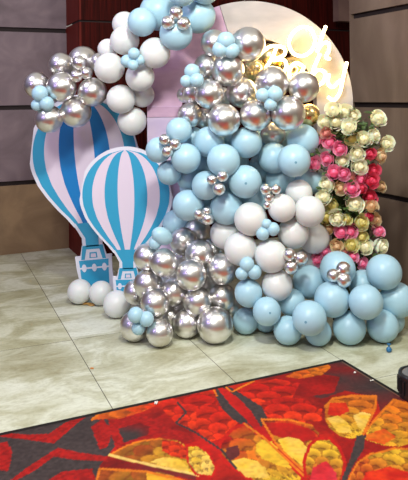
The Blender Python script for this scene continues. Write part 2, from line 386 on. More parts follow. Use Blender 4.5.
at = N(cm, 'ShaderNodeAttribute'); at.attribute_name = 'pattern'
cb = cm.node_tree.nodes['Principled BSDF']; L(cm, at.outputs['Color'], cb.inputs['Base Color']); cb.inputs['Specular IOR Level'].default_value = .25
pz = N(cm, 'ShaderNodeTexNoise'); pz.inputs['Scale'].default_value = 260; bp = N(cm, 'ShaderNodeBump'); bp.inputs['Strength'].default_value = .25; bp.inputs['Distance'].default_value = .004
L(cm, pz.outputs[0], bp.inputs['Height']); L(cm, bp.outputs[0], cb.inputs['Normal'])
me.materials.append(cm)
oc = bpy.data.objects.new('carpet', me); C.objects.link(oc)
tag(oc, 'red and orange carpet with a scalloped flower print and a black edge on the tiles', 'carpet')
# ---------------------------------------------------------------- balloons
def spot(m, c):
    tcn = N(m, 'ShaderNodeTexCoord'); sp = N(m, 'ShaderNodeSeparateXYZ'); gt_ = N(m, 'ShaderNodeMath', operation='GREATER_THAN'); gt_.inputs[1].default_value = .9972
    nrm = N(m, 'ShaderNodeVectorMath', operation='NORMALIZE'); mxn = N(m, 'ShaderNodeMix', data_type='RGBA')
    bs = m.node_tree.nodes['Principled BSDF']; mxn.inputs[6].default_value = bs.inputs['Base Color'].default_value[:]; mxn.inputs[7].default_value = c
    L(m, tcn.outputs['Object'], nrm.inputs[0]); L(m, nrm.outputs[0], sp.inputs[0]); L(m, sp.outputs['Z'], gt_.inputs[0]); L(m, gt_.outputs[0], mxn.inputs[0]); L(m, mxn.outputs[2], bs.inputs['Base Color'])
m_blue = mat('pastel_blue_latex', srgb(164, 201, 218), .38, Subsurface_Weight=.15, Subsurface_Scale=.05); m_blue.node_tree.nodes['Principled BSDF'].inputs['Subsurface Radius'].default_value = (.6, .9, 1)
m_spot = m_blue.copy(); m_spot.name = 'pastel_blue_latex_with_tip'; spot(m_spot, srgb(100, 150, 176))
m_white = mat('white_latex', srgb(216, 219, 219), .38, Subsurface_Weight=.15, Subsurface_Scale=.05)
m_silver = mat('chrome_silver_latex', (.80, .785, .775, 1), .30, 1.0)
m_gold = mat('chrome_gold_latex', (.84, .66, .32, 1), .25, 1.0)
def balloon_mesh(name, ma, seg=32, ring=22):
    prof = []
    for i in range(ring+1):
        a = math.pi*i/ring
        z = math.cos(a); r = math.sin(a)
        if z < 0: r *= 1-.08*(-z)**1.5; z *= 1.06
        prof.append((r, z))
    prof[0] = (.0008, 1); prof[-1] = (.05, -1.06)
    prof += [(.035, -1.10), (.06, -1.12), (.075, -1.17), (.035, -1.18), (.001, -1.18)]
    mb = MB(); mb.lathe(prof, seg); n = len(mb.v)
    o = mb.build(name, ma, None, True); me_ = o.data; bpy.data.objects.remove(o)
    return me_
MESH = {'S': balloon_mesh('silver_balloon', m_silver, 36, 26), 'G': balloon_mesh('gold_balloon', m_gold), 'B': balloon_mesh('blue_balloon', m_blue), 'D': balloon_mesh('blue_balloon', m_spot), 'W': balloon_mesh('white_balloon', m_white),
        's': balloon_mesh('small_silver_balloon', m_silver, 24, 16), 'b': balloon_mesh('small_blue_balloon', m_blue, 24, 16)}
NAMES = {'S': 'silver_balloon', 'G': 'gold_balloon', 'B': 'blue_balloon', 'W': 'white_balloon', 's': 'small_silver_balloon', 'b': 'small_blue_balloon'}
KIND = {'S': 'chrome silver balloon', 'G': 'gold-toned chrome balloon', 'B': 'pale blue balloon', 'W': 'white balloon', 's': 'small chrome balloon', 'b': 'small pale blue balloon'}
# kind, x, y, radius, layer, base depth ('F' = rests on the floor), phrase
GRPS = {}
HEAP, MID, UPP, GAR, LEFT, FLO, FOOT = 'silver balloons of the lower left heap', 'blue balloons filling the arch', 'metallic balloons in the top of the arch', 'balloons of the garland over the arch', 'silver balloons on the large cutout', 'white balloons at the feet of the cutouts', 'blue balloons along the foot of the arch'
WHT = 'white balloons in the middle of the arch'
BL = [
 (HEAP, 3.98), ('S', 215, 325, 18, 0, 'F', 'biggest one, resting on the tiles in front of the heap'),
 ('S', 159.7, 333, 13.5, 0, 'F', 'on the tiles just right of the lowest small blue trio'),
 ('S', 134.6, 326, 15, 1, 'F', 'at the left foot of the heap behind the small blue trio'),
 ('S', 186.7, 326, 14, 2, 'F', 'on the tiles left of the biggest floor balloon'),
 ('S', 155, 303.5, 14, 1, 4.02, 'above the lowest small blue trio, upper right of it'),
 ('S', 197.5, 301.5, 14, 1, 4.0, 'resting over the biggest floor balloon'),
 ('S', 174, 292, 13.5, 2, 4.1, 'deep between its neighbours in the centre of the heap'),
 ('S', 148, 284, 14, 2, 4.1, 'beside the small cutout basket, left side of the heap'),
 ('S', 136, 292, 12, 3, 4.2, 'half hidden at the left edge, touching the small cutout'),
 ('S', 162, 288, 11, 4, 4.25, 'mostly hidden behind the left centre of the heap'),
 ('S', 222, 297, 13, 2, 4.1, 'right edge of the heap, above and right of the biggest floor balloon'),
 ('S', 191, 275, 15, 1, 4.03, 'front and centre of the heap, smooth and matt bright'),
 ('S', 222, 269, 15, 2, 4.05, 'right side of the heap next to the big white balloon'),
 ('S', 164, 262.5, 13.5, 1, 4.05, 'just under the egg-shaped small blue balloon'),
 ('S', 147, 257, 13, 2, 4.15, 'upper left of the heap, before the edge of the small cutout'),
 ('S', 199.4, 254, 14, 3, 4.15, 'tucked behind the two front balloons of the heap'),
 ('S', 213, 250, 12, 4, 4.25, 'hidden sliver under the white balloon'),
 ('S', 183.5, 241.5, 13.5, 3, 4.12, 'right of the egg-shaped small blue balloon'),
 ('S', 197.5, 232.5, 13.5, 4, 4.2, 'topmost of the heap, under the tiny chrome bunch'),
 ('S', 170, 317, 10, 4, 4.15, 'small gap filler between the floor balloons'),
 ('S', 231, 307, 10, 4, 4.2, 'in shade beside the leftmost blue balloons of the foot'),
 ('S', 186, 259, 13, 6, 4.42, 'barely visible in the shaded upper hollow'), ('S', 206, 286, 13, 6, 4.42, 'barely visible in the shaded hollow right of centre'),
 ('S', 172, 275, 13, 6, 4.42, 'barely visible in the shaded hollow left of centre'), ('S', 182, 306, 12, 6, 4.40, 'barely visible in the shaded hollow just above the floor'),
 ('b', 162, 236, 10, 0, 3.97, 'egg-shaped, on top of the silver heap'),
 ('b', 155, 243, 6.5, 0, 3.99, 'lower left of the egg-shaped one on the silver heap'),
 ('b', 135.6, 315, 8, 0, 3.93, 'upper left of the trio at the foot of the silver heap'),
 ('b', 146.4, 319, 7.6, 0, 3.92, 'right one of the trio at the foot of the silver heap'),
 ('b', 138.5, 328, 7, 1, 3.94, 'lowest of the trio at the foot of the silver heap'),
 ('s', 199, 214, 5.5, 0, 4.03, 'left in the tiny bunch above the silver heap'),
 ('s', 207.6, 219, 6, 0, 4.02, 'right in the tiny bunch above the silver heap'),
 ('s', 207, 211, 4.5, 1, 4.06, 'top in the tiny bunch above the silver heap'),
 (MID, 4.12), ('B', 179, 130.4, 12.5, 1, 4.15, 'highest on the left leg of the arch'),
 ('B', 158.6, 150, 12.5, 2, 4.18, 'behind the chrome trio on the left leg of the arch'),
 ('B', 186, 158.4, 14.5, 1, 4.12, 'lower right of the chrome trio on the left leg'),
 ('B', 209, 142, 15, 1, 4.15, 'under the left silver balloons of the upper cluster'),
 ('B', 246.5, 142.5, 15, 2, 4.15, 'centre of the arch, directly under the silver cluster'),
 ('B', 223.5, 160.4, 16, 0, 4.06, 'above the chrome trio in the middle of the arch'),
 ('B', 169.4, 172.5, 12, 3, 4.22, 'in shade beside the small cutout, upper'),
 ('B', 189, 178, 12, 3, 4.25, 'in shade left of the middle chrome trio'),
 ('B', 204, 165, 12, 4, 4.27, 'deep in shade between three lighter ones'),
 ('B', 193, 139, 12, 4, 4.27, 'deep in shade below the highest one on the left leg'),
 ('B', 206, 185.5, 14, 1, 4.12, 'left of the middle chrome trio'),
 ('B', 245, 181.6, 16, 0, 4.06, 'large with a dark tip spot, right of the middle chrome trio'),
 ('B', 226.5, 208, 16, 1, 4.08, 'below the middle chrome trio'),
 ('B', 252, 203, 15, 4, 4.25, 'deep in shade above the big white balloon'),
 ('B', 188, 205.3, 15, 1, 4.1, 'right beside the small cutout, plain and round'),
 ('B', 176, 223, 13, 4, 4.2, 'in shade between the small cutout and the silver heap'),
 ('B', 273.5, 158, 15, 1, 4.14, 'overlapped by the one right of it, in the right centre'),
 ('B', 294, 160.5, 16, 0, 4.08, 'round with a dark tip spot, next to the pink roses'),
 ('B', 303, 140, 15.5, 2, 4.16, 'greyish, under the silver cluster at the right'),
 ('B', 281, 180, 15, 4, 4.24, 'deep in shade behind the small chrome bunch'),
 ('B', 309, 180, 14, 3, 4.2, 'in shade behind the lower left pink roses'),
 ('B', 262, 167, 13, 4, 4.28, 'deep in shade in the centre of the arch'),
 ('B', 228, 186, 13, 5, 4.3, 'hardly visible behind the middle chrome trio'),
 ('B', 232, 140, 12, 5, 4.3, 'hardly visible under the upper silver cluster'),
 ('B', 208, 212, 12, 5, 4.28, 'hardly visible above the tiny chrome bunch'),
 ('B', 262, 141, 14, 6, 4.45, 'deepest one under the large upper silver balloons'), ('B', 284, 139, 13, 6, 4.45, 'deepest one left of the greyish one'),
 ('B', 236, 164, 13, 6, 4.45, 'deepest one above the middle chrome trio'), ('B', 262, 185, 14, 6, 4.45, 'deepest one behind the small chrome bunch'), ('B', 193, 188, 13, 6, 4.45, 'deepest one near the small cutout'),
 ('B', 208, 162, 13, 6, 4.45, 'deepest one in the left centre'),
 ('s', 164.5, 139.5, 5.6, 0, 4.02, 'upper left of the trio on the left leg of the arch'),
 ('s', 175, 144, 6, 0, 4.0, 'right one of the trio on the left leg of the arch'),
 ('s', 167.5, 151.4, 5.8, 0, 4.0, 'lowest of the trio on the left leg of the arch'),
 ('s', 211.8, 179.6, 5.2, 0, 3.97, 'left one of the trio in the middle of the arch'),
 ('s', 222.5, 176, 6, 0, 3.96, 'upper right of the trio in the middle of the arch'),
 ('s', 219, 189, 6.4, 0, 3.95, 'lowest of the trio in the middle of the arch'),
 ('s', 265.7, 189.4, 5.6, 0, 4.0, 'upper left of the bunch above the white balloons'),
 ('s', 275.8, 189.4, 5, 0, 4.0, 'upper right of the bunch above the white balloons'),
 ('s', 269, 197.5, 5, 1, 4.0, 'middle of the bunch above the white balloons'),
 ('s', 267.5, 205, 4.2, 1, 4.02, 'lowest of the bunch above the white balloons'),
 (WHT, 4.05), ('W', 282, 208, 13.6, 0, 4.0, 'right of the small chrome bunch in the arch'),
 ('W', 309.4, 211.4, 15, 0, 4.02, 'touching the roses, clean and round'),
 ('W', 299, 193, 13, 2, 4.15, 'greyish, behind the two clean round ones'),
 ('W', 293.3, 233, 15, 1, 4.08, 'below and between the two clean round ones'),
 ('W', 250.6, 219, 16, 0, 4.03, 'left above the small blue trio in the arch'),
 ('W', 225.5, 234, 15, 2, 4.12, 'right of the topmost heap silver balloon'),
 ('W', 240.7, 249, 16, 1, 4.05, 'above the small blue trio near the heap'),
 ('W', 271, 256, 16, 0, 4.0, 'left of the chrome trio under the white balloons'),
 ('W', 277, 285, 15, 1, 4.02, 'lowest, half behind the blue foot balloons'),
 ('W', 314, 238, 15, 3, 4.2, 'in shade beside the low pink roses'),
 ('W', 308, 260, 12, 3, 4.1, 'behind the right ball of the lower chrome trio'),
 ('b', 266.7, 224, 5.2, 0, 3.93, 'top one of the trio between the white balloons'),
 ('b', 273, 229, 6.8, 0, 3.92, 'right one of the trio between the white balloons'),
 ('b', 262.7, 233.5, 6.8, 0, 3.92, 'lower left of the trio between the white balloons'),
 ('b', 247, 264.3, 7.5, 0, 3.9, 'top one of the trio above the leftmost foot balloon'),
 ('b', 241.7, 273.5, 6.5, 0, 3.9, 'lower left of the trio above the leftmost foot balloon'),
 ('b', 254.4, 272, 7.2, 0, 3.89, 'lower right of the trio above the leftmost foot balloon'),
 ('s', 289.3, 254.5, 6.5, 0, 3.9, 'top left of the trio between white balloons and roses'),
 ('s', 301, 258.4, 6.8, 0, 3.9, 'right one of the trio between white balloons and roses'),
 ('s', 291.2, 267.3, 7, 0, 3.88, 'lowest of the trio between white balloons and roses'),
 (FOOT, 3.9), ('B', 248.5, 293, 13.5, 1, 3.98, 'under the small blue trio, at the left end of the foot row'),
 ('B', 245.6, 320.8, 13, 1, 'F', 'first floor balloon right of the biggest silver one'),
 ('B', 266.8, 311.4, 13.6, 0, 3.92, 'with a dark tip spot, over the left floor balloons'),
 ('B', 291.7, 302.5, 13.2, 1, 3.97, 'between the lowest white balloon and the big front one'),
 ('B', 287.7, 330.4, 14.2, 1, 'F', 'on the tiles, left below the big front one'),
 ('B', 266, 327, 11, 3, 4.08, 'in shade on the tiles behind the left floor balloons'),
 ('B', 309.4, 318, 16.5, 0, 3.82, 'big front one with a dark tip spot, mid row'),
 ('B', 318, 333.5, 13.5, 2, 'F', 'on the tiles, half behind the big front one'),
 ('B', 349.3, 327.6, 16.5, 1, 'F', 'large on the tiles, right centre of the row'),
 ('B', 332, 299.3, 17, 1, 3.93, 'below the chrome trio next to the roses'),
 ('B', 365.8, 302, 16.5, 0, 3.85, 'large and round in front at the right part of the row'),
 ('B', 397, 300, 17, 1, 3.95, 'at the right edge before the stone column'),
 ('B', 382.5, 326, 16, 1, 'F', 'on the tiles at the right end, above the small blue knot'),
 ('B', 391, 327, 13, 3, 4.05, 'peeping out behind the right end floor balloon'),
 ('B', 309, 282, 16, 2, 4.0, 'above the big front one, left of the chrome trio'),
 ('B', 337.7, 269, 17, 1, 3.95, 'right behind the chrome trio next to the roses'),
 ('B', 384, 272, 17, 2, 4.0, 'topmost at the right, right of the lowest roses'),
 ('B', 363.7, 285, 14.5, 3, 4.05, 'half hidden under the lowest roses'),
 ('s', 333.4, 275.3, 6.6, 0, 3.8, 'left one of the trio under the roses'),
 ('s', 343.5, 269, 7.5, 1, 3.82, 'top right of the trio under the roses'),
 ('s', 343.8, 280, 7.5, 0, 3.78, 'lower right of the trio under the roses'),
 (UPP, 4.15), ('S', 214, 43, 13, 1, 4.2, 'highest left, behind the top small blue trio'),
 ('S', 248, 44.5, 17, 0, 4.15, 'large at the top, right of the top small blue trio'),
 ('S', 228, 70, 16, 1, 4.15, 'below the top small blue trio'),
 ('S', 207, 67, 13, 2, 4.2, 'left edge, above the side small blue trio'),
 ('G', 253, 70, 12, 3, 4.5, 'in the gap left of the lit sign'),
 ('S', 209.5, 94, 14.5, 1, 4.13, 'right of the side small blue trio'),
 ('S', 193, 94, 11, 3, 4.22, 'below the side small blue trio, shaded'),
 ('S', 241.7, 92.5, 15, 2, 4.16, 'centre of the upper cluster'),
 ('S', 272, 83, 16.5, 1, 4.12, 'large, above the right small blue trio'),
 ('S', 303.7, 87, 15, 0, 4.1, 'bright one directly under the lit sign'),
 ('G', 291, 70, 13, 3, 4.6, 'behind the lettering of the lit sign'),
 ('S', 224, 120, 16, 0, 4.08, 'large, lowest in the left half of the upper cluster'),
 ('S', 204, 118, 10, 3, 4.24, 'small purple-lit one in the left half'),
 ('S', 190, 115, 12, 2, 4.2, 'at the left leg above the highest blue balloon'),
 ('S', 185, 95, 8, 4, 4.28, 'sliver behind the inner edge of the left leg'),
 ('S', 255.5, 115.3, 15.4, 1, 4.1, 'left below the right small blue trio'),
 ('S', 288, 113, 17, 0, 4.07, 'large, right below the right small blue trio'),
 ('S', 273, 134, 12, 3, 4.2, 'peeping out below the two large lower ones'),
 ('G', 308.6, 115, 11, 3, 4.28, 'beside the inner edge of the right leg'),
 ('S', 222, 97, 10, 5, 4.28, 'hardly visible in the left centre'),
 ('G', 270, 58, 14, 5, 4.56, 'deep behind the first letters of the lit sign'),
 ('b', 226, 40.6, 9, 0, 4.0, 'top one of the highest trio'),
 ('b', 220, 49.4, 8, 0, 4.0, 'lower left of the highest trio'),
 ('b', 231.6, 50.4, 8, 0, 3.98, 'lower right of the highest trio'),
 ('b', 192, 71.5, 8, 1, 4.05, 'top one of the trio at the left inner edge'),
 ('b', 186, 81, 6, 0, 4.03, 'lower left of the trio at the left inner edge'),
 ('b', 196.7, 80, 7.3, 0, 4.03, 'lower right of the trio at the left inner edge'),
 ('b', 262.5, 95, 7, 0, 3.95, 'left one of the trio on the large silver balloons'),
 ('b', 275, 94, 8, 0, 3.95, 'right one of the trio on the large silver balloons'),
 ('b', 270.4, 104.5, 6.5, 0, 3.93, 'lowest of the trio on the large silver balloons'),
 (GAR, 4.3), ('B', 142, 22, 14, 0, 4.25, 'lowest left, above the white part of the garland'),
 ('B', 158, 12, 18, 1, 4.3, 'large, left of the chrome trio'),
 ('B', 176, 34, 16, 0, 4.2, 'hanging lowest, under the chrome trio'),
 ('B', 198, 16, 17, 1, 4.2, 'right of the chrome trio, before the top of the arch'),
 ('B', 158, -8, 14, 1, 4.25, 'cut by the top edge of the picture, left one'),
 ('B', 182, -8, 14, 0, 4.15, 'cut by the top edge of the picture, middle one'),
 ('B', 205, -10, 14, 0, 4.15, 'cut by the top edge of the picture, right one'),
 ('s', 168, 22.5, 7, 0, 4.02, 'left one of the trio on the garland'),
 ('s', 176, 12.7, 7, 0, 4.02, 'top one of the trio on the garland'),
 ('s', 183.7, 23.5, 7, 0, 4.0, 'right one of the trio on the garland'),
 ('W', 124.6, 24, 12, 2, 4.45, 'topmost, against the dark wood panelling'),
 ('W', 124.6, 40.5, 14, 1, 4.4, 'above the small blue bunch'),
 ('W', 108, 49, 10, 2, 4.5, 'leftmost behind, against the dark wood panelling'),
 ('W', 109.5, 68, 14.7, 0, 4.4, 'largest and brightest, next to the silver cluster'),
 ('W', 155, 53, 15, 0, 4.28, 'right of the small blue bunch, before the lilac leg'),
 ('W', 140, 77, 14, 1, 4.38, 'below the small blue bunch'),
 ('W', 121, 99, 14, 1, 4.45, 'above the rim of the large cutout'),
 ('W', 132, 121, 14, 2, 4.55, 'lowest, between the large cutout and the lilac leg'),
 ('W', 142, 95, 12, 3, 4.55, 'tucked behind against the lilac leg'),
 ('b', 134, 53.5, 6, 0, 4.15, 'top one of the bunch on the white garland'),
 ('b', 127, 61, 6.5, 1, 4.17, 'left one of the bunch on the white garland'),
 ('b', 140, 60, 5.5, 1, 4.17, 'right one of the bunch on the white garland'),
 ('b', 133, 65, 5.5, 0, 4.15, 'lowest of the bunch on the white garland'),
 (LEFT, 4.6), ('S', 36.5, 85, 12.5, 1, 4.62, 'leftmost, behind the small blue trio'),
 ('S', 61, 65, 12, 1, 4.65, 'upper left of the cluster'),
 ('S', 83, 61, 14.5, 1, 4.6, 'topmost, behind the chrome trio'),
 ('S', 61.5, 87, 14.5, 0, 4.5, 'front centre, right of the small blue trio'),
 ('S', 92.4, 92, 14, 0, 4.5, 'rightmost, touching the white garland'),
 ('S', 76, 112, 15, 0, 4.5, 'lowest right, over the blue and lilac stripes'),
 ('S', 49, 119, 13.5, 0, 4.52, 'lowest left, under the small blue trio'),
 ('S', 99, 62, 9, 3, 4.68, 'small one behind the topmost'),
 ('s', 79.6, 63, 7.5, 0, 4.3, 'top one of the trio on the left silver cluster'),
 ('s', 76.3, 76, 6.3, 0, 4.3, 'lower left of the trio on the left silver cluster'),
 ('s', 86.5, 73, 6.3, 0, 4.3, 'lower right of the trio on the left silver cluster'),
 ('b', 40, 93.5, 8.3, 0, 4.33, 'top one of the trio on the left silver cluster'),
 ('b', 46.8, 103.5, 7.4, 0, 4.32, 'lower right of the trio on the left silver cluster'),
 ('b', 37, 105, 6, 1, 4.35, 'lower left of the trio on the left silver cluster'),
 (FLO, 4.7), ('W', 79.6, 291.5, 12.2, 0, 'F', 'leftmost on the tiles under the large cutout'),
 ('W', 101, 293, 12, 1, 'F', 'second from the left, before the large cutout basket'),
 ('W', 116.5, 304, 13.5, 0, 'F', 'front one on the tiles before the small cutout'),
 ('W', 134, 303, 11, 3, 4.5, 'half hidden between the small cutout and the silver heap'),
]
items = []; grp = None
for rec in BL:
    if len(rec) == 2: grp = rec[0]; continue
    k, x, y, r, lay, D, ph = rec
    items.append(dict(k=k, x=x, y=y, r=r*(1.04 if D != 'F' and k in 'SBWG' else 1.0), lay=lay, D=D, ph=ph, g=grp))
order = sorted(range(len(items)), key=lambda i: (items[i]['lay']-(.2 if items[i]['D'] == 'F' else 0)))
placed = []
def place(it):
    D = YC(it['x'], it['y'], it['r']*1.0) if it['D'] == 'F' else it['D']
    fixed = it['D'] == 'F'
    for step in range(120):
        p = P(it['x'], it['y'], D); rad = it['r']*D/F; bad = False
        for q in placed:
            dd = (p-q['p']).length
            lim = .92*(rad+q['R'])
            if dd < lim and math.hypot(it['x']-q['x'], it['y']-q['y']) < it['r']+q['r']: bad = True; break
        if not bad: break
        if fixed and D > YC(it['x'], it['y'], it['r'])+.08: break
        if not fixed and D > (it['D']+ (.32 if it['k'] in 'SBWG' else .0)): break
        D += .008
    it['p'] = P(it['x'], it['y'], D); it['R'] = it['r']*D/F; it['D2'] = D
    if it['p'].z < it['R']: it['p'].z = it['R']
    placed.append(it)
for i in order:
    if items[i]['k'] in 'SBWG': place(items[i])
# small ones sit in bunches on the front of the big ones they overlap
bunches = []
for it in items:
    if it['k'] in 'sb':
        if bunches and bunches[-1][-1]['k'] == it['k'] and any(math.hypot(it['x']-j['x'], it['y']-j['y']) < 18 for j in bunches[-1]): bunches[-1].append(it)
        else: bunches.append([it])
big = [q for q in placed]
for bu in bunches:
    best = 9
    for it in bu:
        D = 4.6
        for q in big:
            d2 = math.hypot(it['x']-q['x'], it['y']-q['y'])
            if d2 < (q['r']+it['r'])*.93:            # touching this big one from the front
                s_ = .93*(q['r']+it['r']); D = min(D, q['p'].y*(1-math.sqrt(max(0, s_*s_-d2*d2))/F))
        best = min(best, D)
    for it in bu:
        D = best+(0 if it['lay'] == 0 else .025)
        it['p'] = P(it['x'], it['y'], D); it['R'] = it['r']*D/F; placed.append(it)
rnd = random.Random(3)
for it in items:
    o = bpy.data.objects.new(NAMES[it['k']], MESH['D' if 'tip spot' in it['ph'] else it['k']]); C.objects.link(o)
    o.location = it['p']; o.scale = (it['R'],)*3
    ax = (CAM-it['p']).normalized()
    jit = Vector((rnd.uniform(-1, 1), rnd.uniform(-1, 1), rnd.uniform(-1, .6)))*(.55 if 'spot' not in it['ph'] else .25)
    if it['ph'].startswith('egg'):
        jit = Vector((-1.6, 0, .9)); o.scale = (it['R']*.86, it['R']*.86, it['R']*1.15)
    o.rotation_euler = (ax+jit).to_track_quat('Z', 'Y').to_euler()
    zone = {HEAP: 'of the lower left heap', MID: 'inside the arch', WHT: 'in the white middle part', UPP: 'of the upper arch cluster', GAR: 'of the garland', LEFT: 'of the left cluster', FLO: '', FOOT: 'of the foot row'}[it['g']]
    lab = KIND[it['k']]+(' '+zone if it['k'] in 'SBWG' and zone else '')+', '+it['ph']
    if len(lab.split()) > 16: lab = KIND[it['k']]+', '+it['ph']
    if len(lab.split()) > 16: print('LONG', lab)
    g = it['g'] if it['k'] in 'SBWG' else ('small chrome accent balloons' if it['k'] == 's' else 'small blue accent balloons')
    tag(o, lab, 'balloon', g)

# ---------------------------------------------------------------- arch
AD = 4.60
def ring(mb, a0, a1, ri, ro, cx, cy, n=40, th=.16, mi=0):
    fr = []; inn = []
    for i in range(n+1):
        a = R(a0+(a1-a0)*i/n)
        fr.append((P(cx+ro*math.cos(a), cy-ro*math.sin(a), AD), P(cx+ri*math.cos(a), cy-ri*math.sin(a), AD)))
    d = Vector((0, th, 0)); vs = []
    for o_, i_ in fr: vs += [o_, i_, o_+d, i_+d]
    fs = []
    for i in range(n):
        a = 4*i; b_ = a+4
        fs += [(a, a+1, b_+1, b_), (a+2, b_+2, b_+3, a+3), (a, b_, b_+2, a+2), (a+1, a+3, b_+3, b_+1)]
    fs += [(0, 2, 3, 1), (4*n, 4*n+1, 4*n+3, 4*n+2)]
    mb.add(vs, fs, mi)
def fabric(name, c1, c2):
    m_ = noise_mat(name, c1, c2, 5, .55, 3, (1, 1, 3)); return m_
fab_w = fabric('white_arch_fabric', srgb(168, 160, 159), srgb(184, 175, 173))
fab_l = fabric('lilac_arch_fabric', srgb(180, 142, 172), srgb(200, 164, 190))
fab_b = fabric('pale_lilac_fabric', srgb(190, 172, 204), srgb(206, 188, 212))
arch = empty('arch', P(250, 330, AD)); arch.location.z = 0
def under(o): o.parent = arch; o.matrix_parent_inverse = Matrix.Translation(-arch.location); return o
ACX, ACY, RO, RI = 250, 104, 103, 67
mb = MB(); ring(mb, 0, 107, RI, RO, ACX, ACY, 48)
bt = FL(ACX+RO, 320)
def leg(mb, x0, x1, y0, z1=None):
    a, b_ = P(x0, y0, AD), P(x1, y0, AD); t0 = Vector(a); t1 = Vector(b_)
    if z1 is None: z1 = 0
    t0.z = z1; t1.z = z1
    mb.prism([a, b_, t1, t0], (0, .16, 0))
leg(mb, ACX+RI, ACX+RO, ACY)
under(mb.build('white_section', fab_w))['label'] = 'white stretched fabric section'
mb = MB(); ring(mb, 107.3, 180, RI+1, RO, ACX, ACY, 32)
z_s = P(160, 117, AD).z
leg(mb, ACX-RO, ACX-RI-1, ACY, z_s)
under(mb.build('lilac_section', fab_l))['label'] = 'lilac stretched fabric section'
mb = MB()
a, b_ = P(ACX-RO, 117, AD), P(ACX-RI-1, 117, AD); a.z = b_.z = z_s-.003
a2, b2 = a.copy(), b_.copy(); a2.z = b2.z = 0
mb.prism([a, b_, b2, a2], (0, .16, 0))
under(mb.build('lower_leg', fab_b))['label'] = 'pale lilac lower leg section'
mb = MB()
a, b_ = P(ACX-RO, 106, AD), P(ACX-RI-1, 106, AD)
mb.frame_box(a-Vector((.002, .003, .004)), (b_-a)+Vector((.004, 0, 0)), (0, .166, 0), (0, 0, .005))
under(mb.build('seam', mat('seam_lilac', srgb(214, 184, 214), .6)))
tag(arch, 'round-topped white and lilac backdrop arch behind the balloons', 'arch')

# ---------------------------------------------------------------- hot air balloon cutouts
bd = mat('cutout_border', srgb(222, 222, 236), .5)
lt = mat('cutout_pale_stripe', srgb(222, 208, 226), .45)
bl1 = mat('cutout_sky_blue', srgb(50, 158, 200), .4)
bl2 = mat('cutout_deep_blue', srgb(16, 122, 192), .4)
def halfw(t):                 # t: local y (down), 0 = widest
    if t < 0: return math.sqrt(max(0, 47**2-t*t))
    tt = [0, 10, 22, 32, 42, 50, 57]; ww = [47, 46, 41.5, 35, 27, 19.5, 14]
    return float(np.interp(t, tt, ww))
def cutout(cx, cy, D, sx, sy, tilt, name_label, deep):
    base = FL(cx, CAMH*F/D+PY); root = empty('balloon_cutout', (P(cx, cy, D).x, D, 0))
    tag(root, name_label, 'cutout', 'hot air balloon cutouts')
    ct, sn = math.cos(tilt), math.sin(tilt)
    def W(x, y, off=0):
        x, y = x*sx, y*sy
        p = P(cx+x*ct+y*sn, cy-x*sn+y*ct, D); p.y -= off; p.z = max(p.z, .0); return p-root.location
    def prism(mb, pts, off0, off1, mi):
        pts = [W(x, y, 0) for x, y in pts]
        mb.prism([p-Vector((0, off1, 0)) for p in pts], (0, off1-off0, 0), mi)
    mb = MB()
    ys = [-47+1e-3]+[-47+94*(1-math.cos(math.pi*i/28))/4 for i in range(1, 15)]+[4, 8, 12, 17, 22, 27, 32, 37, 42, 46, 50, 54, 57]
    ys = sorted(set(ys))
    out = [(-halfw(y), y) for y in ys]+[(halfw(y), y) for y in reversed(ys)]
    prism(mb, out, -.012, 0, 0)
    fr = [-1, -.775, -.49, -.19, .19, .49, .775, 1]
    yi = [-43.4+ i*(54+43.4)/34 for i in range(35)]
    def wi(y): return max(.0, halfw(y)-3.2) if y > 0 else math.sqrt(max(0, 43.6**2-y*y))
    for s in range(7):
        pl = [(fr[s]*wi(y), y) for y in yi]+[(fr[s+1]*wi(y), y) for y in reversed(yi)]
        mi = 1 if s % 2 else (3 if deep and s in (2, 4) else 2)
        n = len(yi)
        vs = [W(x, y, .0015) for x, y in pl]
        fs = [(i, i+1, 2*n-2-i, 2*n-1-i) for i in range(n-1)]
        mb.add(vs, fs, mi)
    mb.build('envelope', [bd, lt, bl1, bl2], root)
    mb = MB()
    prism(mb, [(-15.5, 53), (15.5, 53), (8.5, 66), (8.5, 72), (-8.5, 72), (-8.5, 66)], -.012, .0005, 0)
    prism(mb, [(-12.5, 54), (12.5, 54), (5.5, 66), (5.5, 73), (-5.5, 73), (-5.5, 66)], .0005, .002, 1)
    prism(mb, [(-9, 72), (9, 72), (12, 84), (-12, 84)], -.012, .0005, 0)
    prism(mb, [(-8.5, 72), (8.5, 72), (10.5, 83), (7.5, 83), (5.5, 75), (-5.5, 75), (-7.5, 83), (-10.5, 83)], .0005, .002, 1)
    prism(mb, [(-3, 77.5), (3, 77.5), (3.5, 82), (-3.5, 82)], .0005, .0015, 1)
    prism(mb, [(-2, 78.5), (2, 78.5), (2.3, 81.4), (-2.3, 81.4)], .0015, .0025, 2)
    mb.build('neck', [bd, bl1, lt], root)
    mb = MB()
    bot = 140
    prism(mb, [(-15.5, 80), (15.5, 80), (15, 90), (13.5, bot), (-13.5, bot), (-15, 90)], -.012, .001, 0)
    prism(mb, [(-12.5, 83.5), (12.5, 83.5), (12, 90), (11.2, 108), (-11.2, 108), (-12, 90)], .001, .0025, 1)
    prism(mb, [(-12.5, 89), (12.5, 89), (12.5, 90.3), (-12.5, 90.3)], .0025, .0035, 0)
    for hx in (-8.5, 0, 8.5):
        prism(mb, [(hx+2*math.cos(a), 89.6+3.1*math.sin(a)) for a in [2*math.pi*i/12 for i in range(12)]], .0025, .005, 0)
    mb.build('basket', [bd, bl1], root)
    # rear prop that keeps the board upright
    mb = MB()
    a = W(0, 40, 0); a.y += .012
    mb.frame_box(Vector((-.02, .26, 0)), (.04, 0, 0), (0, .02, 0), (0, a.y-.26+.01, a.z)); 
    mb.build('rear_strut', [bd], root)
    return root
cutout(84.5, 154, 4.93, 1.19, 1.27, R(5.0), 'large striped hot air balloon cutout behind, its top hidden by silver balloons', True)
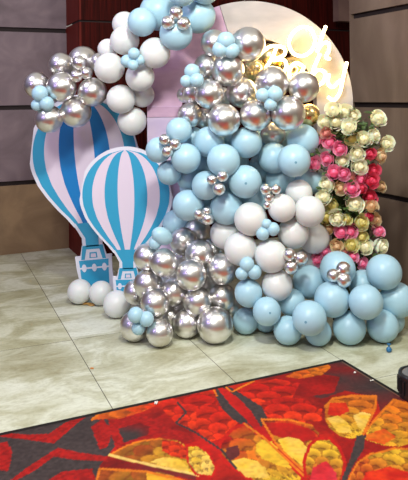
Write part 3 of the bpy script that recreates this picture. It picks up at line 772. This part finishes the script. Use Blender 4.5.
cutout(126, 194.5, 4.565, 1.0, 1.02, R(1.5), 'small striped hot air balloon cutout standing in front of the large one', False)

# ---------------------------------------------------------------- lit sign
ND = 4.32
neon = mat('warm_neon', (1, .8, .45, 1), .5)
nb = neon.node_tree.nodes['Principled BSDF']; nb.inputs['Emission Color'].default_value = (1, .74, .34, 1); nb.inputs['Emission Strength'].default_value = 12
acr = mat('clear_acrylic', (1, .98, .95, 1), .05, Transmission_Weight=1.0, IOR=1.2)
ND = 4.50
sg = empty('neon_sign', P(305, 60, ND))
def SD(x): return 4.42+(x-262)/85*.135       # the sign leans against the arch
def smooth_path(pts, n=8):
    out = []; pts = [pts[0]]+pts+[pts[-1]]
    for i in range(1, len(pts)-2):
        p0, p1, p2, p3 = [np.array(pts[j], float) for j in (i-1, i, i+1, i+2)]
        for k in range(n):
            t = k/n; out.append(.5*((2*p1)+(-p0+p2)*t+(2*p0-5*p1+4*p2-p3)*t*t+(-p0+3*p1-3*p2+p3)*t**3))
    out.append(np.array(pts[-1], float)); return out
letters = [('letter_o', [[(312, 29), (302, 27), (293, 33), (289, 43), (293, 53), (302, 56), (311, 51), (315, 41), (312, 31), (306, 27)]]),
           ('letter_h', [[(326, 26), (322, 36), (317, 52)], [(317, 52), (322, 44), (328, 43), (329, 50), (326, 57), (330, 59)]]),
           ('letter_b', [[(277, 46), (272, 58), (262, 74)], [(262, 52), (272, 46), (284, 48), (284, 55), (273, 60)], [(273, 60), (284, 60), (286, 68), (278, 76), (262, 74)]]),
           ('letter_a', [[(303, 66), (296, 63), (290, 69), (290, 77), (297, 78), (303, 69), (304, 66)], [(304, 66), (302, 76), (308, 79)]]),
           ('letter_b', [[(320, 54), (314, 68), (310, 82)], [(312, 76), (318, 70), (325, 73), (323, 82), (315, 86), (310, 82)]]),
           ('letter_y', [[(329, 74), (328, 83), (333, 87), (340, 80)], [(347, 62), (343, 78), (340, 92), (334, 100), (328, 97)]])]
for nm, strokes in letters:
    mb = MB()
    for s in strokes:
        mb.tube([P(x, y, SD(x))-sg.location for x, y in smooth_path(s)], .011, 8)
    mb.build(nm, neon, sg, True)
mb = MB()
pl = [(262, 46), (284, 34), (298, 28), (318, 32), (334, 50), (344, 72), (346, 94), (322, 96), (286, 82), (262, 76)]
mb.prism([P(x, y, SD(x)+.02)-sg.location for x, y in pl], (0, .005, 0))
mb.build('acrylic_backing', acr, sg)
tag(sg, 'warm white lit neon lettering sign on the upper right of the arch', 'sign')

# ---------------------------------------------------------------- roses
def rose_mesh(name, cols, seed):
    rg = random.Random(seed); mb = MB()
    n = 14
    for k in range(n):
        t = k/(n-1); ph = k*2.399963+rg.uniform(-.2, .2)
        rb_ = .04+.40*t; rt_ = .13+.72*t; hh = .92-.55*t; wd = 1.30-.30*t; curl = .16*t
        tilt = rg.uniform(.92, 1.08)
        vs = []; fs = []; NA, NB = 7, 6
        for j in range(NB+1):
            bq = j/NB
            for i in range(NA+1):
                aq = -1+2*i/NA
                prof = math.sqrt(max(0, 1-(abs(aq)**2.6)*bq))
                rr = rb_+(rt_-rb_)*(math.sin(bq*math.pi/2)**.6)*tilt+curl*max(0, bq-.7)*1.6
                rr *= 1-.06*(aq*aq)*(1 if k % 2 else -1)
                z = -.35+(hh+.35)*bq*(.78+.22*prof)-curl*max(0, bq-.75)*1.3
                wv = .02*math.sin(aq*7+k)*bq
                an = ph+aq*wd*(.55+.45*bq)*(.9)
                vs.append(((rr+wv)*math.cos(an), (rr+wv)*math.sin(an), z))
        for j in range(NB):
            for i in range(NA): fs.append((j*(NA+1)+i, j*(NA+1)+i+1, (j+1)*(NA+1)+i+1, (j+1)*(NA+1)+i))
        mb.add(vs, fs, 0 if t > .45 else 1)
    mb.lathe([(.45, -.3), (.5, .0), (.36, .4), (.2, .72), (.09, .82), (.001, .78)], 12, 1)
    o = mb.build(name, cols, None, True); me_ = o.data; bpy.data.objects.remove(o); return me_
def leafpts(mb, base, dr, up, ln, wd, mi=0):
    dr = dr.normalized(); sd = dr.cross(up).normalized()
    vs = []; fs = []; n = 6
    for i in range(n+1):
        t = i/n; wq = wd*math.sin(math.pi*min(1, t*.93+.05))**.8
        c = base+dr*ln*t-up*(ln*.25*t*t)
        vs += [c-sd*wq+up*wq*.35, c, c+sd*wq+up*wq*.35]
    for i in range(n):
        a = 3*i; fs += [(a, a+1, a+4, a+3), (a+1, a+2, a+5, a+4)]
    mb.add(vs, fs, mi)
green = noise_mat('leaf_green', srgb(30, 52, 24), srgb(70, 96, 38), 40, .5)
def calyx_mesh():
    mb = MB(); mb.tube([(0, 0, -.3), (0, 0, -.75), (.05, 0, -1.3), (.0, .05, -1.9)], [.22, .13, .07, .06], 8)
    for i in range(5):
        a = i*2*math.pi/5; leafpts(mb, Vector((.12*math.cos(a), .12*math.sin(a), -.42)), Vector((math.cos(a), math.sin(a), .45)), Vector((0, 0, 1)), .75, .15)
    o = mb.build('stem', green, None, True); me_ = o.data; bpy.data.objects.remove(o); return me_
def pm(n, a, b_): 
    return [mat(n+'_outer', srgb(*a), .55, Subsurface_Weight=.35, Subsurface_Scale=.06), mat(n+'_inner', srgb(*b_), .6)]
RC = {'c': pm('cream_petal', (248, 246, 224), (246, 241, 208)), 'p': pm('pink_petal', (252, 172, 200), (244, 128, 168)), 'h': pm('deep_pink_petal', (236, 96, 124), (220, 64, 96)),
      't': pm('peach_petal', (232, 208, 170), (222, 186, 144)), 'o': pm('olive_cream_petal', (234, 226, 170), (222, 208, 128)), 'd': pm('dusty_pink_petal', (230, 172, 156), (216, 138, 128))}
RM = {k: [rose_mesh('bloom', RC[k], s) for s in (1, 5)] for k in RC}
CM = calyx_mesh()
RN = {'c': 'cream', 'p': 'pink', 'h': 'deep pink', 't': 'peach', 'o': 'yellowish cream', 'd': 'dusty pink'}
ROSES = [('c', 334, 111, 8), ('c', 345.5, 113, 8), ('c', 326, 121.5, 7.5), ('c', 336, 122, 8), ('c', 353, 115, 7), ('c', 350, 127.5, 8), ('d', 327, 133, 6), ('p', 316, 141, 7.2), ('p', 329.5, 141.5, 7.5),
 ('p', 340.5, 148.5, 7.2), ('c', 377, 119.5, 8.5), ('o', 352, 138.5, 7.5), ('c', 363.5, 139.5, 8), ('c', 372, 136, 7.5), ('c', 386, 144, 7.5), ('p', 328, 159, 7), ('p', 315.4, 164.5, 7.5), ('c', 342, 160.5, 7),
 ('p', 334, 173, 7.8), ('p', 344, 172.5, 7), ('c', 328, 184, 8), ('t', 340.5, 187.5, 6.5), ('p', 352, 189, 7.5), ('c', 357.5, 153, 8), ('h', 369.5, 153.5, 6), ('t', 379, 156, 7), ('c', 358.5, 166, 8.3), ('d', 350.5, 178, 5.5),
 ('p', 360.5, 178.5, 7.2), ('h', 373, 170.5, 7), ('h', 370.5, 181, 8), ('t', 380, 186.5, 5.5), ('c', 324.5, 197, 8), ('o', 333, 206, 7.5), ('c', 353.5, 205, 9.3), ('o', 327, 218.5, 7), ('c', 338, 217.5, 8.3), ('o', 347.5, 219, 5.5),
 ('t', 329, 229, 6.5), ('h', 369.5, 198.5, 7.3), ('t', 371, 207.5, 6.8), ('h', 367.5, 215.5, 5.5), ('t', 374, 220, 6.8), ('o', 360, 222.5, 8), ('p', 341, 233.5, 7.3), ('p', 350.5, 231, 7.3), ('o', 362, 236, 7), ('p', 377.5, 232, 6.6),
 ('o', 351, 246, 7.5), ('c', 364.5, 247.5, 8.5), ('c', 379, 246, 8.5), ('t', 337, 246, 6.8), ('p', 322.5, 243.5, 7.5), ('p', 327.5, 252, 6.8), ('p', 318.5, 259, 6.8), ('p', 352, 257, 6), ('p', 361, 263, 6), ('h', 360.5, 189.5, 6), ('d', 344, 253, 6)]
cnt = {}
for r_ in ROSES: cnt.setdefault(r_[0], []).append(r_)
for k_ in cnt: cnt[k_].sort(key=lambda r_: r_[2])
ordn = ['highest', 'second highest', 'third highest', 'fourth highest', 'fifth highest', 'sixth highest', 'seventh highest', 'eighth highest', 'ninth highest', 'tenth highest', 'eleventh highest', 'twelfth highest', 'thirteenth highest', 'fourteenth highest', 'fifteenth highest', 'sixteenth highest', 'seventeenth highest', 'eighteenth highest', 'nineteenth highest', 'twentieth highest', 'twenty-first highest']
rr_ = random.Random(11)
SPEC = {(377, 119.5): 'single cream rose standing apart at the top right before the stone column', (386, 144): 'cream rose farthest right, on the edge before the stone column',
        (353.5, 205): 'largest cream rose, wide open, in the middle of the flower column', (315.4, 164.5): 'lone pink rose sticking out left over the blue balloon', (316, 141): 'pink rose at the upper left edge touching the greyish blue balloon'}
def side(x, y):
    c_ = 346
    return 'left edge' if x < c_-16 else ('left of centre' if x < c_-5 else ('centre' if x < c_+8 else ('right of centre' if x < c_+22 else 'right edge')))
flowers = []
for (k_, x, y, r) in ROSES:
    near = abs(x-348)/34
    D = 4.17+.05*near*near+rr_.uniform(-.03, .03)-(.0 if y < 235 else .02)
    if x > 372: D += .05
    p = P(x, y, D); Rr = r*D/F
    rt = empty('rose', p); rt.scale = (Rr*1.32,)*3
    ax = (CAM-p).normalized()+Vector(((x-348)/34*.75+rr_.uniform(-.4, .4), 0, rr_.uniform(-.3, .55)))
    rt.rotation_euler = ax.to_track_quat('Z', 'Y').to_euler()
    for nm, me_ in (('bloom', RM[k_][rr_.randrange(2)]), ('stem', CM)):
        o = bpy.data.objects.new(nm, me_); C.objects.link(o); o.parent = rt
        if nm == 'bloom': o.rotation_euler = (0, 0, rr_.uniform(0, 6.28))
    i_ = cnt[k_].index((k_, x, y, r)); n_ = len(cnt[k_])
    w_ = ordn[i_] if i_ < n_-1 else 'lowest'
    lab = SPEC.get((x, y)) or '%s rose in the column, %s %s one, at the %s' % (RN[k_], w_, RN[k_], side(x, y))
    tag(rt, lab, 'rose', 'roses of the flower column')
# foliage behind and between the blooms
fo = MB(); rf = random.Random(5)
for i in range(260):
    y = rf.uniform(112, 268); x = 347+rf.uniform(-27, 27)*(1 if y > 125 else .7); D = rf.uniform(4.22, 4.33)
    b0 = P(x, y, D); d = Vector((rf.uniform(-1, 1), rf.uniform(-1, -.1), rf.uniform(-.6, .8)))
    leafpts(fo, b0, d, Vector((rf.uniform(-.3, .3), -.6, .7)).normalized(), rf.uniform(.04, .075), rf.uniform(.010, .018))
for x, y, a in ((358, 123, .6), (362, 127, .3), (320, 153, -.8), (315, 154, -.6), (325, 170, -.4), (345, 200, .1), (343, 207, .2), (320, 188, -.7), (372, 256, .5), (376, 259, .2), (366, 160, 0), (340, 136, .2), (350, 184, 0), (346, 139, .1), (368, 130, .5)):
    for j in range(2):
        leafpts(fo, P(x+rf.uniform(-2, 2), y+rf.uniform(-2, 2), 4.14), Vector((a+rf.uniform(-.5, .5), -.5, rf.uniform(-.4, .7))), Vector((0, -.7, .7)), .045, .010)
tag(fo.build('rose_foliage', green, None, True), 'dark green leaves between the roses of the flower column', 'foliage', None, 'stuff')
mb = MB()
a = P(331, 115, 4.345); b_ = P(368, 115, 4.345); a.z = b_.z = 0; 
mb.frame_box(a, b_-a, (0, .02, 0), (0, 0, P(350, 122, 4.345).z))
tag(mb.build('flower_frame', mat('flower_frame_mesh', srgb(58, 64, 42), .8)), 'dark green narrow panel that carries the roses before the right leg', 'panel')

# ---------------------------------------------------------------- small things
blk = mat('black_plastic', srgb(30, 30, 34), .35); gry = mat('grey_disc', srgb(110, 110, 112), .3)
bp_ = FL(419, 397); Rb = 20*bp_.y/F
can = empty('ribbed_can', (bp_.x, bp_.y, 0))  # black ribbed round can, its use not known
mb = MB(); hc = .12
mb.lathe([(0.001, 0), (Rb*.96, 0), (Rb, .006), (Rb*.97, .03), (Rb*.97, hc-.02), (Rb, hc-.012), (Rb*.97, hc), (Rb*.85, hc+.004), (Rb*.80, hc-.004)], 48)
mb.build('housing', blk, can, True)
for i in range(26):
    a = i*2*math.pi/26; d = Vector((math.cos(a), math.sin(a), 0)); t = Vector((-d.y, d.x, 0))
    mb = MB(); mb.frame_box(d*Rb*.96-t*.003+Z*.03, t*.006, d*.009, Z*(hc-.055)); mb.build('rib', blk, can)
mb = MB(); mb.lathe([(.001, hc-.002), (Rb*.8, hc-.003), (Rb*.8, hc-.012)], 40); mb.build('lens', gry, can)  # flat grey disc closing the top of the can
tag(can, 'black ribbed round can on the tiles at the right picture edge', 'lamp')
# blue tail
tp = FL(389, 352)
tb = MB(); tb.lathe([(.001, .0), (.014, .003), (.017, .016), (.011, .026), (.005, .030), (.004, .036), (.012, .046), (.013, .048), (.001, .046)], 20)
o = tb.build('deflated_balloon', mat('blue_rubber', srgb(36, 104, 152), .35), None, True); o.location = (tp.x, tp.y, 0)
tag(o, 'tiny dark blue knotted balloon lying on the tiles below the right foot balloons', 'balloon')
# crumpled gold tape under the white floor balloons
gt_m = mat('gold_tape', srgb(176, 134, 70), .4); wh = mat('paper_scrap', srgb(225, 220, 212), .6)
def scrap(px, py, sz, ma, label, z=0.0, nm='scrap', cat='scrap', seed=0):
    rg = random.Random(seed); p = FL(px, py, z); mb = MB(); n = 5; vs = []; fs = []
    for j in range(n+1):
        for i in range(n+1):
            vs.append((sz[0]*(i/n-.5)+rg.uniform(-.1, .1)*sz[0]/n, sz[1]*(j/n-.5), .001+rg.uniform(0, sz[2])))
    for j in range(n):
        for i in range(n): a = j*(n+1)+i; fs.append((a, a+1, a+n+2, a+n+1))
    mb.add(vs, fs); o = mb.build(nm, ma, None, False); o.location = p; o.rotation_euler = (0, 0, rg.uniform(-.5, .5))
    sm = o.modifiers.new('thick', 'SOLIDIFY'); sm.thickness = .001; sm.offset = 1
    tag(o, label, cat); return o
scrap(88, 305, (.11, .04, .014), gt_m, 'crumpled gold tape strip under the two left white floor balloons', 0, 'tape_strip', 'tape', 1)
scrap(92, 369, (.018, .012, .006), mat('orange_scrap', srgb(196, 128, 60), .6), 'tiny orange crumb on a tile joint at the left', 0, 'crumb', 'crumb', 2)
scrap(156, 404, (.016, .022, .010), wh, 'small white paper scrap near the far edge of the carpet', .007, 'paper_scrap', 'scrap', 3)
scrap(355, 373, (.010, .016, .006), wh, 'small pale scrap on the grey carpet corner', .007, 'paper_scrap', 'scrap', 4)
scrap(372, 381, (.022, .010, .005), wh, 'thin pale scrap on the carpet by its right edge', .007, 'paper_scrap', 'scrap', 5)
